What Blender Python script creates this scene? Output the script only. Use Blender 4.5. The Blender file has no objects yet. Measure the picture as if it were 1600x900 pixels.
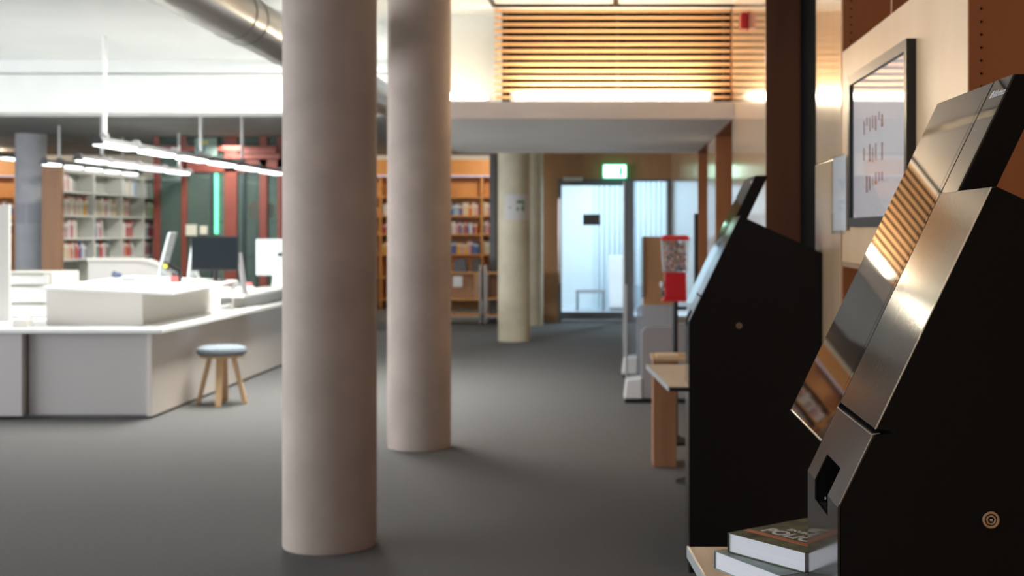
import bpy, math, random
from mathutils import Vector, Matrix
random.seed(7)
S = bpy.context.scene
COL = S.collection

# ---------------------------------------------------------------- camera
cam_d = bpy.data.cameras.new('camera')
cam = bpy.data.objects.new('camera', cam_d); COL.objects.link(cam)
cam.location = (0, 0, 1.5); cam.rotation_euler = (math.pi/2, 0, 0)
cam_d.sensor_width = 36; cam_d.lens = 2100/1600*36
cam_d.shift_x = -162/1600; cam_d.shift_y = -90/1600
cam_d.clip_start = 0.05
cam_d.dof.use_dof = True; cam_d.dof.focus_distance = 2.15; cam_d.dof.aperture_fstop = 6.8
S.camera = cam

# ---------------------------------------------------------------- world, lights, exposure
S.view_settings.view_transform = 'Standard'; S.view_settings.look = 'None'
S.view_settings.gamma = 1.0; S.view_settings.use_curve_mapping = False
S.view_settings.exposure = 0.30
w = bpy.data.worlds.new('daylight_sky'); S.world = w; w.use_nodes = True
bg = w.node_tree.nodes['Background']; bg.inputs[0].default_value = (.75, .88, 1, 1); bg.inputs[1].default_value = .7

def area(name, loc, rot, sx, sy, energy, color):
    l = bpy.data.lights.new(name, 'AREA'); l.shape = 'RECTANGLE'; l.size = sx; l.size_y = sy
    l.energy = energy; l.color = color
    o = bpy.data.objects.new(name, l); COL.objects.link(o); o.location = loc; o.rotation_euler = rot
    return o
R = math.radians
COOL = (.80, .92, 1.0); WARM = (1.0, .80, .58); NEUT = (1, .95, .88)
# daylight through the long window wall on the left
area('window_daylight_side', (-13.6, 6, 1.9), (0, R(-90), 0), 2.6, 14, 960, (.93, .95, 1.0))
# daylight through the glass front behind the photographer, on the left
area('window_daylight_rear', (-9.0, -4.6, 1.9), (R(90), 0, 0), 5, 2.4, 40, (1, .93, .90))
# daylight over the issue desk (rooflight strip in the ceiling)
area('rooflight_desk', (-2.95, 12.0, 3.20), (0, 0, 0), .7, 2.6, 225, (1.0, .98, .93))
# the long tube on the ledge below the slats
area('ledge_tube_light', (-.03, 10.43, 2.56), (R(105), 0, 0), 1.45, .05, 16, (1, .84, .62))
# lamps in the entrance lobby, and daylight added unseen at its right side, brightening the passage
area('lobby_lamp', (.2, 24.2, 2.85), (0, 0, 0), 2.6, 2.2, 105, (.66, .87, 1.0))
area('lobby_daylight', (2.0, 24.3, 1.5), Vector((-2.4, -9, .2)).to_track_quat('-Z', 'Y').to_euler(), 2.0, 2.0, 700, (.66, .86, 1.0))
# added point lights without fixtures, brightening the back bookcases
def bulb(name, loc, energy, color, radius=.05):
    l = bpy.data.lights.new(name, 'POINT'); l.energy = energy; l.color = color; l.shadow_soft_size = radius
    o = bpy.data.objects.new(name, l); COL.objects.link(o); o.location = loc
for x_ in (-5.5, -2.15): bulb('rear_fill_light', (x_, 24.2, 2.90), 52, WARM)
for x_ in (-12.3, -11.2): bulb('rear_fill_light', (x_, 24.2, 2.90), 32, WARM)
area('shelving_ceiling_lamp', (-5.9, 19.0, 2.80), (0, 0, 0), .3, 4.0, 75, NEUT)
area('shaft_fill_light', (-6.1, 21.9, 2.9), (0, 0, 0), 1.2, 1.0, 45, (.85, 1, .95))  # added area light brightening the shaft, no lamp seen there

# ---------------------------------------------------------------- materials
MATS = {}
def mat(name, color, rough=.5, metal=0, spec=.5, emit=None, es=0, trans=0, coat=0, alpha=None, bump=None, noise=None, wood=None, ior=None):
    if name in MATS: return MATS[name]
    m = bpy.data.materials.new(name); m.use_nodes = True
    nt = m.node_tree; b = nt.nodes['Principled BSDF']
    b.inputs['Base Color'].default_value = (*color, 1); b.inputs['Roughness'].default_value = rough
    b.inputs['Metallic'].default_value = metal; b.inputs['Specular IOR Level'].default_value = spec
    b.inputs['Coat Weight'].default_value = coat; b.inputs['Coat Roughness'].default_value = .08
    b.inputs['Transmission Weight'].default_value = trans
    if ior: b.inputs['IOR'].default_value = ior
    if emit: b.inputs['Emission Color'].default_value = (*emit, 1); b.inputs['Emission Strength'].default_value = es
    tc = nt.nodes.new('ShaderNodeTexCoord')
    if noise:                                    # (scale, amount)
        n = nt.nodes.new('ShaderNodeTexNoise'); n.inputs['Scale'].default_value = noise[0]; n.inputs['Detail'].default_value = 6
        nt.links.new(tc.outputs['Object'], n.inputs['Vector'])
        r = nt.nodes.new('ShaderNodeValToRGB'); k = noise[1]
        r.color_ramp.elements[0].position = .3; r.color_ramp.elements[1].position = .7
        r.color_ramp.elements[0].color = (*[c*(1-k) for c in color], 1); r.color_ramp.elements[1].color = (*[min(1, c*(1+k)) for c in color], 1)
        nt.links.new(n.outputs['Fac'], r.inputs['Fac']); nt.links.new(r.outputs['Color'], b.inputs['Base Color'])
    if wood:                                     # (axis scale vector, second colour)
        mp = nt.nodes.new('ShaderNodeMapping'); mp.inputs['Scale'].default_value = wood[0]
        n = nt.nodes.new('ShaderNodeTexNoise'); n.inputs['Scale'].default_value = 1; n.inputs['Detail'].default_value = 5; n.inputs['Distortion'].default_value = .6
        nt.links.new(tc.outputs['Object'], mp.inputs['Vector']); nt.links.new(mp.outputs[0], n.inputs['Vector'])
        r = nt.nodes.new('ShaderNodeValToRGB'); r.color_ramp.elements[0].position = .3; r.color_ramp.elements[1].position = .7
        r.color_ramp.elements[0].color = (*color, 1); r.color_ramp.elements[1].color = (*wood[1], 1)
        nt.links.new(n.outputs['Fac'], r.inputs['Fac']); nt.links.new(r.outputs['Color'], b.inputs['Base Color'])
    if bump:                                     # (scale, strength, distance)
        n = nt.nodes.new('ShaderNodeTexNoise'); n.inputs['Scale'].default_value = bump[0]; n.inputs['Detail'].default_value = 3
        bp = nt.nodes.new('ShaderNodeBump'); bp.inputs['Strength'].default_value = bump[1]; bp.inputs['Distance'].default_value = bump[2]
        nt.links.new(tc.outputs['Object'], n.inputs['Vector']); nt.links.new(n.outputs['Fac'], bp.inputs['Height']); nt.links.new(bp.outputs[0], b.inputs['Normal'])
    MATS[name] = m
    return m
def pane(name, tint, refl=.08, frost=0.0, fcol=(1, 1, 1)):
    """thin sheet glass: see-through tint, a Fresnel reflection, optional milky share"""
    m = bpy.data.materials.new(name); m.use_nodes = True; nt = m.node_tree; nt.nodes.clear()
    out = nt.nodes.new('ShaderNodeOutputMaterial'); t = nt.nodes.new('ShaderNodeBsdfTransparent'); t.inputs[0].default_value = (*tint, 1)
    g = nt.nodes.new('ShaderNodeBsdfGlossy'); g.inputs['Roughness'].default_value = .03
    fr = nt.nodes.new('ShaderNodeFresnel'); fr.inputs[0].default_value = 1.45
    mx = nt.nodes.new('ShaderNodeMixShader')
    ge = nt.nodes.new('ShaderNodeNewGeometry'); sb = nt.nodes.new('ShaderNodeMath'); sb.operation = 'SUBTRACT'; sb.inputs[0].default_value = 1; nt.links.new(ge.outputs['Backfacing'], sb.inputs[1])
    mu = nt.nodes.new('ShaderNodeMath'); mu.operation = 'MULTIPLY'; nt.links.new(sb.outputs[0], mu.inputs[0]); nt.links.new(fr.outputs[0], mu.inputs[1]); nt.links.new(mu.outputs[0], mx.inputs[0]); nt.links.new(t.outputs[0], mx.inputs[1]); nt.links.new(g.outputs[0], mx.inputs[2])
    last = mx
    if frost:
        d = nt.nodes.new('ShaderNodeBsdfDiffuse'); d.inputs[0].default_value = (*fcol, 1)
        m2 = nt.nodes.new('ShaderNodeMixShader'); m2.inputs[0].default_value = frost
        nt.links.new(mx.outputs[0], m2.inputs[1]); nt.links.new(d.outputs[0], m2.inputs[2]); last = m2
    nt.links.new(last.outputs[0], out.inputs[0]); MATS[name] = m
    return m

CARPET = mat('carpet_charcoal', (.15, .149, .147), .95, spec=.1, noise=(160, .35), bump=(300, .6, .004))
WHITE = mat('white_plaster', (.80, .82, .80), .8, noise=(3, .02))
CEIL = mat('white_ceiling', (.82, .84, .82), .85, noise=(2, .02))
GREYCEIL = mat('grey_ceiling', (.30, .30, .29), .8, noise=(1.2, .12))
SOFFIT = mat('pale_soffit', (.80, .82, .82), .6, noise=(2, .03))
FASCIA = mat('soffit_fascia', (.66, .62, .60), .7)
CONC = mat('concrete_column', (.52, .43, .375), .75, noise=(3.5, .13), bump=(30, .15, .004))
CONCL = mat('concrete_light', (.76, .70, .54), .7, noise=(3.0, .12))
CONCG = mat('concrete_grey', (.64, .65, .69), .7, noise=(3.0, .10))
WOODP = mat('wood_panel_varnished', (.60, .40, .235), .16, spec=.6, coat=.35, wood=((2, 3, .7), (.68, .47, .29)), bump=(9, .05, .01))
WOODN = mat('wood_niche', (.38, .14, .05), .45, wood=((6, 6, .8), (.45, .18, .065)))
WOODD = mat('wood_dark_jamb_shade', (.15, .052, .022), .45, wood=((6, 6, .8), (.19, .07, .03)))  # darkened to carry the shade on the jamb's unlit side
WOODB = mat('wood_backwall', (.46, .24, .11), .35, wood=((2, 2, .5), (.54, .30, .15)))
WOODO = mat('wood_orange_shelf', (.62, .29, .09), .4, wood=((1, 4, 4), (.70, .36, .13)))
SLAT = mat('wood_slat', (.66, .37, .18), .5, wood=((.8, 6, 6), (.72, .44, .23)))
PINE = mat('wood_pine', (.42, .20, .10), .5, wood=((14, 14, 1), (.33, .14, .06)))
BEECH = mat('wood_beech', (.66, .44, .24), .45, wood=((12, 12, 1.5), (.72, .50, .29)))
SHELFT = mat('wood_shelf_laminate', (.72, .58, .42), .35, wood=((2, 8, 2), (.76, .63, .48)))
BLACKM = mat('black_matte', (.008, .0065, .006), .55, spec=.18)
BLACK = mat('black_plastic', (.012, .012, .013), .35)
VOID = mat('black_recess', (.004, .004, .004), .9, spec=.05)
GLASSB = mat('black_screen_glass', (.006, .006, .007), .025, spec=.75)
GLASSD = mat('screen_display', (.016, .015, .014), .03, spec=.75)
METALF = mat('dark_enamel_metal', (.028, .024, .021), .11, metal=.1, spec=.55, bump=(90, .12, .0006))
METALL = mat('dark_enamel_lower', (.035, .030, .028), .11, metal=.1, spec=.7, bump=(60, .06, .0006))
CHROME = mat('chrome', (.75, .75, .76), .18, metal=1)
BRASS = mat('lock_brass', (.62, .45, .32), .3, metal=1)
STEEL = mat('duct_steel', (.62, .60, .57), .28, metal=.85, noise=(2, .1))
GREYM = mat('grey_metal', (.33, .33, .34), .45, metal=.3)
FRAMEG = mat('door_frame_grey', (.19, .20, .22), .4, metal=.3)
CREAM = mat('cream_laminate', (.68, .65, .60), .5)
CREAMG = mat('cream_laminate_grey', (.56, .54, .51), .5)
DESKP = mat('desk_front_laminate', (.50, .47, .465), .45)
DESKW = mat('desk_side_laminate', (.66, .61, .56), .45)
WTOP = mat('white_worktop', (.86, .87, .85), .3)
WHITEP = mat('white_plastic', (.82, .82, .82), .35)
PAPER = mat('paper', (.84, .83, .84), .8)
SILVER = mat('silver_case', (.72, .78, .80), .3, metal=.5)
RED = mat('red_plastic', (.62, .02, .03), .3)
REDS = mat('red_steel', (.30, .075, .055), .45, noise=(4, .15))
ORANGE = mat('orange_motor', (.55, .14, .05), .5)
GREENLED = mat('green_led', (.1, .8, .4), .4, emit=(.15, 1, .50), es=1.6)
EXITW = mat('exit_face', (.8, 1, .9), .4, emit=(.72, 1.0, .86), es=4)
EXITG = mat('exit_green', (0, .4, .2), .4, emit=(.05, .85, .45), es=.9)
TUBEW = mat('warm_tube', (1, .9, .7), .4, emit=(1, .90, .70), es=19)
TUBEC = mat('cool_tube', (1, 1, 1), .4, emit=(.92, 1, .97), es=2.6)
PANELL = mat('ceiling_faint_glow', (.85, .84, .80), .6, emit=(1, .93, .84), es=.12)  # plain white ceiling, the lamplight on it helped by slight emission
LEDLEG = mat('led_leg', (1, 1, .95), .4, emit=(1, 1, .90), es=1.6)
FABRIC = mat('grey_fabric', (.20, .24, .28), .85, noise=(60, .15), bump=(200, .3, .002))
CHAIRG = mat('chair_grey', (.13, .14, .17), .7)
BLUE = mat('blue_screen', (.08, .14, .55), .4, emit=(.12, .22, .9), es=.5)
SCREEN_OFF = mat('dark_screen', (.010, .014, .018), .6, spec=.1)
YELLOW = mat('yellow_ink', (.75, .72, .10), .6)
GREENI = mat('green_ink', (.06, .32, .10), .6)
REDI = mat('red_ink', (.42, .08, .06), .6)
GREYI = mat('grey_ink', (.25, .25, .27), .6)
ORANGEI = mat('orange_ink', (.62, .16, .05), .5)
WHITEI = mat('white_ink', (.92, .92, .92), .5)
COVER = mat('cover_print', (.10, .11, .05), .55, spec=.2, noise=(26, .8))
COVERG = mat('cover_grey_green', (.22, .30, .27), .4, noise=(30, .35))
COVERD = mat('cover_dark_grey', (.07, .07, .075), .45)
ART = mat('art_paper', (.86, .83, .85), .6)
SIGNGREY = mat('sign_grey', (.13, .12, .14), .6)
FLOORL = mat('lobby_floor', (.72, .75, .80), .25)
LOBBYW = mat('lobby_wall', (.80, .88, .92), .6)
LOBBYR = mat('lobby_ribbed', (.72, .84, .90), .5)
GLASSC = pane('clear_glass', (.97, .99, 1.0))
GLASSG = pane('green_glass', (.62, .74, .70), frost=.34, fcol=(.20, .25, .235))
ACRYL = pane('acrylic', (.93, .95, .97), frost=.07, fcol=(.7, .75, .8))
FROST = pane('frosted_acrylic', (.85, .88, .92), frost=.55, fcol=(.50, .54, .60))
BOWL = pane('bowl_plastic', (.97, .96, .95), frost=.22, fcol=(.75, .72, .70))
GUM = [mat('gum_' + n, c, .35) for n, c in (('red', (.6, .05, .04)), ('white', (.7, .7, .68)), ('orange', (.7, .25, .08)), ('pink', (.6, .3, .32)), ('blue', (.12, .2, .45)), ('dark', (.12, .08, .08)))]

# ---------------------------------------------------------------- helpers
class MB:
    def __init__(s): s.v = []; s.f = []; s.m = []
    def add(s, vs, fs, mi=0):
        k = len(s.v); s.v += [tuple(p) for p in vs]; s.f += [tuple(i+k for i in f) for f in fs]; s.m += [mi]*len(fs); return s
    def box(s, x0, x1, y0, y1, z0, z1, mi=0):
        vs = [(x, y, z) for x in (x0, x1) for y in (y0, y1) for z in (z0, z1)]
        return s.add(vs, [(0, 1, 3, 2), (4, 6, 7, 5), (0, 4, 5, 1), (2, 3, 7, 6), (0, 2, 6, 4), (1, 5, 7, 3)], mi)
    def prism(s, poly, axis, a, b, mi=0):
        def P(p, t): return {'x': (t, p[0], p[1]), 'y': (p[0], t, p[1]), 'z': (p[0], p[1], t)}[axis]
        n = len(poly); vs = [P(p, a) for p in poly] + [P(p, b) for p in poly]
        fs = [tuple(range(n))[::-1], tuple(range(n, 2*n))] + [(i, (i+1) % n, n+(i+1) % n, n+i) for i in range(n)]
        return s.add(vs, fs, mi)
    def tube(s, p0, p1, r0, r1=None, n=16, mi=0):
        r1 = r0 if r1 is None else r1; p0 = Vector(p0); p1 = Vector(p1); d = (p1-p0).normalized()
        a = d.orthogonal().normalized(); b = d.cross(a)
        vs = [p0+(a*math.cos(2*math.pi*i/n)+b*math.sin(2*math.pi*i/n))*r0 for i in range(n)] + [p1+(a*math.cos(2*math.pi*i/n)+b*math.sin(2*math.pi*i/n))*r1 for i in range(n)]
        return s.add(vs, [tuple(range(n))[::-1], tuple(range(n, 2*n))] + [(i, (i+1) % n, n+(i+1) % n, n+i) for i in range(n)], mi)
    def lathe(s, prof, c, n=32, mi=0):
        vs = []; fs = []; k = len(prof)
        for i in range(n):
            t = 2*math.pi*i/n
            vs += [(c[0]+r*math.cos(t), c[1]+r*math.sin(t), c[2]+z) for r, z in prof]
        for i in range(n):
            j = (i+1) % n
            for q in range(k-1): fs.append((i*k+q, j*k+q, j*k+q+1, i*k+q+1))
        fs.append(tuple(i*k for i in range(n))[::-1]); fs.append(tuple(i*k+k-1 for i in range(n)))
        return s.add(vs, fs, mi)
    def build(s, name, mats, parent=None, bevel=0, smooth=False, seg=2, org=None):
        if not isinstance(mats, (list, tuple)): mats = [mats]
        if parent is not None: o3 = Vector(parent['org']) if 'org' in parent else Vector((0, 0, 0))
        else: o3 = Vector(org) if org else Vector((0, 0, 0))
        me = bpy.data.meshes.new(name); me.from_pydata([tuple(Vector(p)-o3) for p in s.v], [], s.f)
        for m in mats: me.materials.append(m)
        for p, mi in zip(me.polygons, s.m): p.material_index = mi
        import bmesh
        bm = bmesh.new(); bm.from_mesh(me); bmesh.ops.recalc_face_normals(bm, faces=bm.faces); bm.to_mesh(me); bm.free()
        if smooth:
            me.polygons.foreach_set('use_smooth', [True]*len(me.polygons))
            try: me.set_sharp_from_angle(angle=R(35))
            except Exception: pass
        o = bpy.data.objects.new(name, me); COL.objects.link(o)
        if parent is not None:
            o.parent = parent; ORG[o.name] = tuple(o3)
            if parent.type == 'MESH': pass
        else: o.location = o3
        if bevel:
            b = o.modifiers.new('bevel', 'BEVEL'); b.width = bevel; b.segments = seg; b.limit_method = 'ANGLE'
        return o
ORG = {}
def sub(o, parent):
    """make a built part a sub-part of another part (both were built round the same origin)"""
    o.parent = parent; o.location = (0, 0, 0); return o
def tag(o, label, cat, group=None, kind=None):
    o['label'] = label; o['category'] = cat
    if group: o['group'] = group
    if kind: o['kind'] = kind
    return o
def thing(name, loc, label, cat, group=None):
    o = bpy.data.objects.new(name, None); COL.objects.link(o); o.location = loc; o['org'] = tuple(loc); o.empty_display_size = .1
    return tag(o, label, cat, group)
def struct(name, mb, m, label=None, **k):
    o = mb.build(name, m, **k); o['kind'] = 'structure'
    if label: o['label'] = label
    return o
def copy_tree(o, parent=None):
    c = o.copy(); COL.objects.link(c)
    if parent is not None: c.parent = parent
    for ch in list(o.children): copy_tree(ch, c)
    return c
def text(name, body, size, mat_, parent, origin, xdir, ydir, ext=.0002, bold=0.0, sx=1.0):
    cu = bpy.data.curves.new(name, 'FONT'); cu.body = body; cu.size = size; cu.extrude = ext; cu.offset = bold; cu.materials.append(mat_)
    o = bpy.data.objects.new(name, cu); COL.objects.link(o)
    x = Vector(xdir).normalized(); y = Vector(ydir).normalized(); z = x.cross(y)
    M = Matrix((x, y, z)).transposed().to_4x4(); M.translation = Vector(origin) - Vector(parent['org'])
    dg = bpy.context.evaluated_depsgraph_get(); dg.update()
    me = bpy.data.meshes.new_from_object(o.evaluated_get(dg)); me.name = name
    bpy.data.objects.remove(o); o = bpy.data.objects.new(name, me); COL.objects.link(o)
    o.parent = parent; o.matrix_local = M @ Matrix.Diagonal((sx, 1, 1, 1))
    return o

# ================================================================= SETTING
WX = .91                                   # front plane of the built-in wall on the right
struct('floor', MB().box(-15, 1.4, -5.2, 22.0, -.1, 0), CARPET, 'charcoal grey carpet floor')
struct('floor', MB().box(-15, -2.0, 22.0, 26.0, -.1, 0), CARPET)
struct('floor', MB().box(-2.0, 2.6, 22.0, 26.2, -.1, 0), FLOORL, 'pale lobby floor')
# ceilings
c = MB(); c.box(-15, -.95, -5.2, 13.95, 3.25, 3.4); c.box(-.95, 1.4, -5.2, 1.0, 3.25, 3.4); c.box(-.95, 1.4, 10.3, 13.95, 3.25, 3.4); c.box(-.95, 1.4, 1.0, 10.3, 3.2505, 3.4)
struct('ceiling', c, CEIL, 'white ceiling')
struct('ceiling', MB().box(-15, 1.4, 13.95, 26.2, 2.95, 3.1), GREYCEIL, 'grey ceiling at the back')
# wide white beam across the left of the hall
struct('trim_1', MB().box(-15, -1.75, 13.9, 14.4, 2.72, 3.115), WHITE, 'white beam', bevel=.005)
struct('trim_2', MB().box(-15, -1.75, 13.80, 14.4, 3.125, 3.25), WHITE, 'white strip above the beam')
# soffit slab over the passage, with its fascia
struct('trim_3', MB().box(-1.75, WX, 10.36, 14.9, 2.37, 2.42), SOFFIT, 'pale soffit')
f = MB(); f.box(-1.75, WX, 10.33, 10.36, 2.36, 2.49); f.box(-1.75, -1.72, 10.36, 14.9, 2.36, 2.49); f.box(-1.75, WX, 14.9, 14.93, 2.36, 2.95)
struct('trim_4', f, FASCIA, 'fascia of the soffit')
struct('trim_5', MB().box(-1.72, WX, 10.36, 10.9, 2.42, 2.485), FASCIA, 'ledge')
struct('wall_front', MB().box(-1.75, WX, 10.92, 11.0, 2.42, 3.25), WHITE, 'white wall above the soffit')
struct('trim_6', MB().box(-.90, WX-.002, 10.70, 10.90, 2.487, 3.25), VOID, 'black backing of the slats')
# walls: left and rear with big window openings
for i, (a, b) in enumerate(((-5.2, -1.2), (13.2, 26.2))):
    struct('wall_left', MB().box(-14, -13.8, a, b, 0, 3.25), WHITE)
struct('wall_left', MB().box(-14, -13.8, -1.2, 13.2, 0, .5), WHITE); struct('wall_left', MB().box(-14, -13.8, -1.2, 13.2, 3.0, 3.25), WHITE)
wf = MB(); 
for k in range(9): wf.box(-13.95, -13.85, -1.2+k*1.8-.03, -1.2+k*1.8+.03, .5, 3.0)
struct('window_1', wf, FRAMEG)
struct('wall_rear', MB().box(-14, -11, -5.2, -5.0, 0, 3.25), WHITE); struct('wall_rear', MB().box(-2.2, 1.4, -5.2, -5.0, 0, 3.25), WHITE)
struct('wall_back', MB().box(-14, -1.96, 25.95, 26.1, 0, 2.95), WHITE, 'back wall behind the bookcases')

# right wall: blocks of varnished panelling with niches between them
def wblock(y0, y1, z0=0, z1=3.25, m=WOODP, x0=WX, x1=1.3):
    return struct('wall_right', MB().box(x0, x1, y0, y1, z0, z1), m, bevel=.002)
wblock(-5.0, 1.2)
wblock(8.17, 10.5)                                      # panel carrying the alarm
wblock(5.42, 6.10, 1.80, 3.25); wblock(5.42, 6.10, 0, 1.796, x0=WX-.004)
wblock(12.3, 13.3, 0, 2.36); wblock(14.9, 22.0, 0, 2.95)
struct('wall_right', MB().box(WX+.003, WX+.25, 8.158, 8.169, 0, 3.25), WOODD, 'jamb with its unlit side painted dark brown')
struct('wall_right', MB().box(1.24, 1.3, -5, 26, 0, 3.25), WOODD, 'wall behind the niches')
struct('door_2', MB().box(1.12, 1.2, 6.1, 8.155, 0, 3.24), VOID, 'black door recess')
struct('wall_right', MB().box(WX+.004, 1.24, 12.28, 12.299, 0, 2.36), WOODN); struct('wall_right', MB().box(WX+.004, 1.24, 14.88, 14.899, 0, 2.36), WOODN)
struct('wall_right', MB().box(WX, 1.24, 10.5, 14.9, 2.36, 3.25), WOODD)

# built-in niche unit with its panel, divider and drilled side panels
def drilled(y, zs, x0, x1, z0, z1, name='trim_7'):
    s = struct(name, MB().box(x0, x1, y, y+.02, z0, z1), WOODN, 'drilled side panel of the niche')
    h = MB()
    for z in zs:
        h.tube((x0+.032, y-.0012, z), (x0+.032, y+.001, z), .0035, n=10)
        h.tube((x0+.262, y-.0012, z), (x0+.262, y+.001, z), .0035, n=10)
    o = h.build('pin_hole', VOID, s); o['kind'] = 'stuff'; return s
drilled(3.47, [.9+.0335*i for i in range(50)], WX+.002, 1.24, 0, 3.25)
drilled(5.40, [2.23+.032*i for i in range(28)], WX+.003, 1.24, 0, 3.25)
struct('trim_8', MB().box(WX, WX+.02, 3.475, 5.398, 1.375, 2.215), mat('wood_panel_satin', (.68, .45, .25), .36, spec=.5, wood=((2, 3, .7), (.76, .53, .32))), 'pale wooden wall panel between the niches', bevel=.0015)
struct('trim_9', MB().box(WX+.001, 1.24, 4.43, 4.45, 2.2155, 3.25), WOODN, 'niche divider'); 
struct('trim_10', MB().box(WX+.001, 1.24, 3.492, 5.398, 1.355, 1.374), WOODP, 'niche shelf')
struct('trim_11', MB().box(WX+.021, 1.24, 3.492, 5.398, 2.195, 2.214), WOODN, 'niche shelf')
struct('trim_12', MB().box(1.225, 1.239, 1.2, 5.40, 0, 3.25), WOODN, 'niche back')

# white ceiling panel with joints, a faint glow added to its material
glow_panel = struct('ceiling', MB().box(-.92, WX, 1.0, 10.3, 3.235, 3.25), PANELL, 'white ceiling panel with an added faint glow')
fr = MB(); fr.box(-.95, -.92, 1.0, 10.34, 3.215, 3.25); fr.box(-.95, WX, 10.30, 10.34, 3.215, 3.25)
for y in (4.2, 7.3): fr.box(-.92, WX, y-.02, y+.02, 3.222, 3.236)
fr.box(-.02, .02, 1.0, 10.3, 3.222, 3.236)
struct('trim_13', fr, BLACK, 'black frame of the white ceiling panel')

# ---- door wall
DY = 22.0
def z_at(y, s=95.45): return 1.5-(y-360)/s
struct('wall_back', MB().box(-1.96, -.945, DY, DY+.1, 0, 2.95), WOODB, 'wooden door wall')
struct('wall_back', MB().box(-.945, WX, DY, DY+.1, 2.34, 2.95), WOODB)
struct('trim_14', MB().box(-2.06, -1.96, DY-.05, DY+4, 0, 2.95), FRAMEG, 'dark post')
d = struct('door_1', MB().box(-.945, -.885, DY-.03, DY+.07, 0, 2.34).box(.12, .255, DY-.03, DY+.07, 0, 2.34).box(-.885, .12, DY-.03, DY+.07, 2.235, 2.34).box(-.885, .12, DY-.02, DY+.05, .04, .165), FRAMEG, 'glazed door with grey frame')
MB().box(-.885, .12, DY+.0, DY+.012, .165, 2.235).build('glass_pane', GLASSC, d)
MB().tube((-.915, DY-.09, .62), (-.915, DY-.09, 2.02), .022, n=10).box(-.925, -.905, DY-.09, DY-.03, .7, .73).box(-.925, -.905, DY-.09, DY-.03, 1.9, 1.93).build('handle', CHROME, d)
MB().box(-.86, -.54, DY-.08, DY-.03, 2.31, 2.37).build('door_closer', WHITEP, d)
MB().box(-.885, .12, DY-.03, DY+.06, .0, .035).build('sill', CHROME, d)
wn = struct('window_2', MB().box(.255, .30, DY-.02, DY+.06, 0, 2.34).box(.84, WX, DY-.02, DY+.06, 0, 2.34).box(.30, .84, DY-.02, DY+.06, 2.30, 2.34).box(.30, .84, DY-.02, DY+.06, 0, .1), FRAMEG, 'sidelight beside the door')
MB().box(.30, .84, DY+.01, DY+.02, .1, 2.30).build('glass_pane', GLASSC, wn)
# lobby beyond
struct('wall_lobby', MB().box(-1.95, 2.5, 26.0, 26.15, 0, 2.95).box(-1.96, -1.86, DY+.1, 26.0, 0, 2.95).box(2.4, 2.5, DY+.1, 26, 0, 2.95).box(1.3, 2.5, DY, DY+.1, 0, 2.95), LOBBYW, 'pale lobby walls')
rb = MB()
for k in range(14): rb.box(-.40+k*.1, -.34+k*.1, 25.93, 26.0, 0, 2.7)
struct('trim_15', rb, LOBBYR, 'ribbed lobby wall')
t = thing('lobby_cupboard', (.05, 25.2, 0), 'low white cupboard standing in the bright lobby behind the glass door', 'cupboard')
MB().box(-.13, .35, 25.0, 25.4, .06, 1.02).build('body', WHITEP, t, bevel=.005); MB().box(-.10, .32, 25.03, 25.38, 0, .06).build('plinth', GREYM, t)
MB().box(-.12, .34, 24.985, 24.999, .09, 1.0).build('door', WHITEP, t)
t = thing('lobby_bench', (-.42, 25.3, 0), 'low bench against the far lobby wall behind the glass door', 'bench')
MB().box(-.75, -.2, 25.1, 25.5, .33, .38).build('seat', GREYM, t)
for x in (-.72, -.23): MB().box(x-.02, x+.02, 25.12, 25.48, 0, .33).build('leg', FRAMEG, t)
tag(MB().box(-.535, -.25, DY-.012, DY-.002, 1.585, 1.765).build('door_notice', SIGNGREY), 'dark grey rectangular notice stuck on the glass door', 'notice')
t = thing('exit_sign', (-.015, DY-.12, 2.35), 'glowing green and white emergency exit sign above the glass door', 'sign')
MB().box(-.21, .18, DY-.16, DY-.08, 2.345, 2.575).build('housing', EXITG, t, bevel=.01)
MB().box(-.19, .16, DY-.168, DY-.161, 2.365, 2.555).build('face', EXITW, t)
p = MB(); p.tube((-.07, DY-.171, 2.515), (-.07, DY-.168, 2.515), .014, n=10)
for a in (((-.08, 2.50), (-.10, 2.45), .011), ((-.10, 2.45), (-.07, 2.42), .010), ((-.07, 2.42), (-.09, 2.385), .009), ((-.10, 2.45), (-.13, 2.41), .010), ((-.08, 2.495), (-.045, 2.47), .008), ((-.09, 2.495), (-.12, 2.475), .008)):
    p.tube((a[0][0], DY-.170, a[0][1]), (a[1][0], DY-.170, a[1][1]), a[2], n=8)
MB().box(.05, .115, DY-.171, DY-.168, 2.39, 2.53).build('door_symbol', EXITG, t)
p.build('running_figure', EXITG, t)

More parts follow.
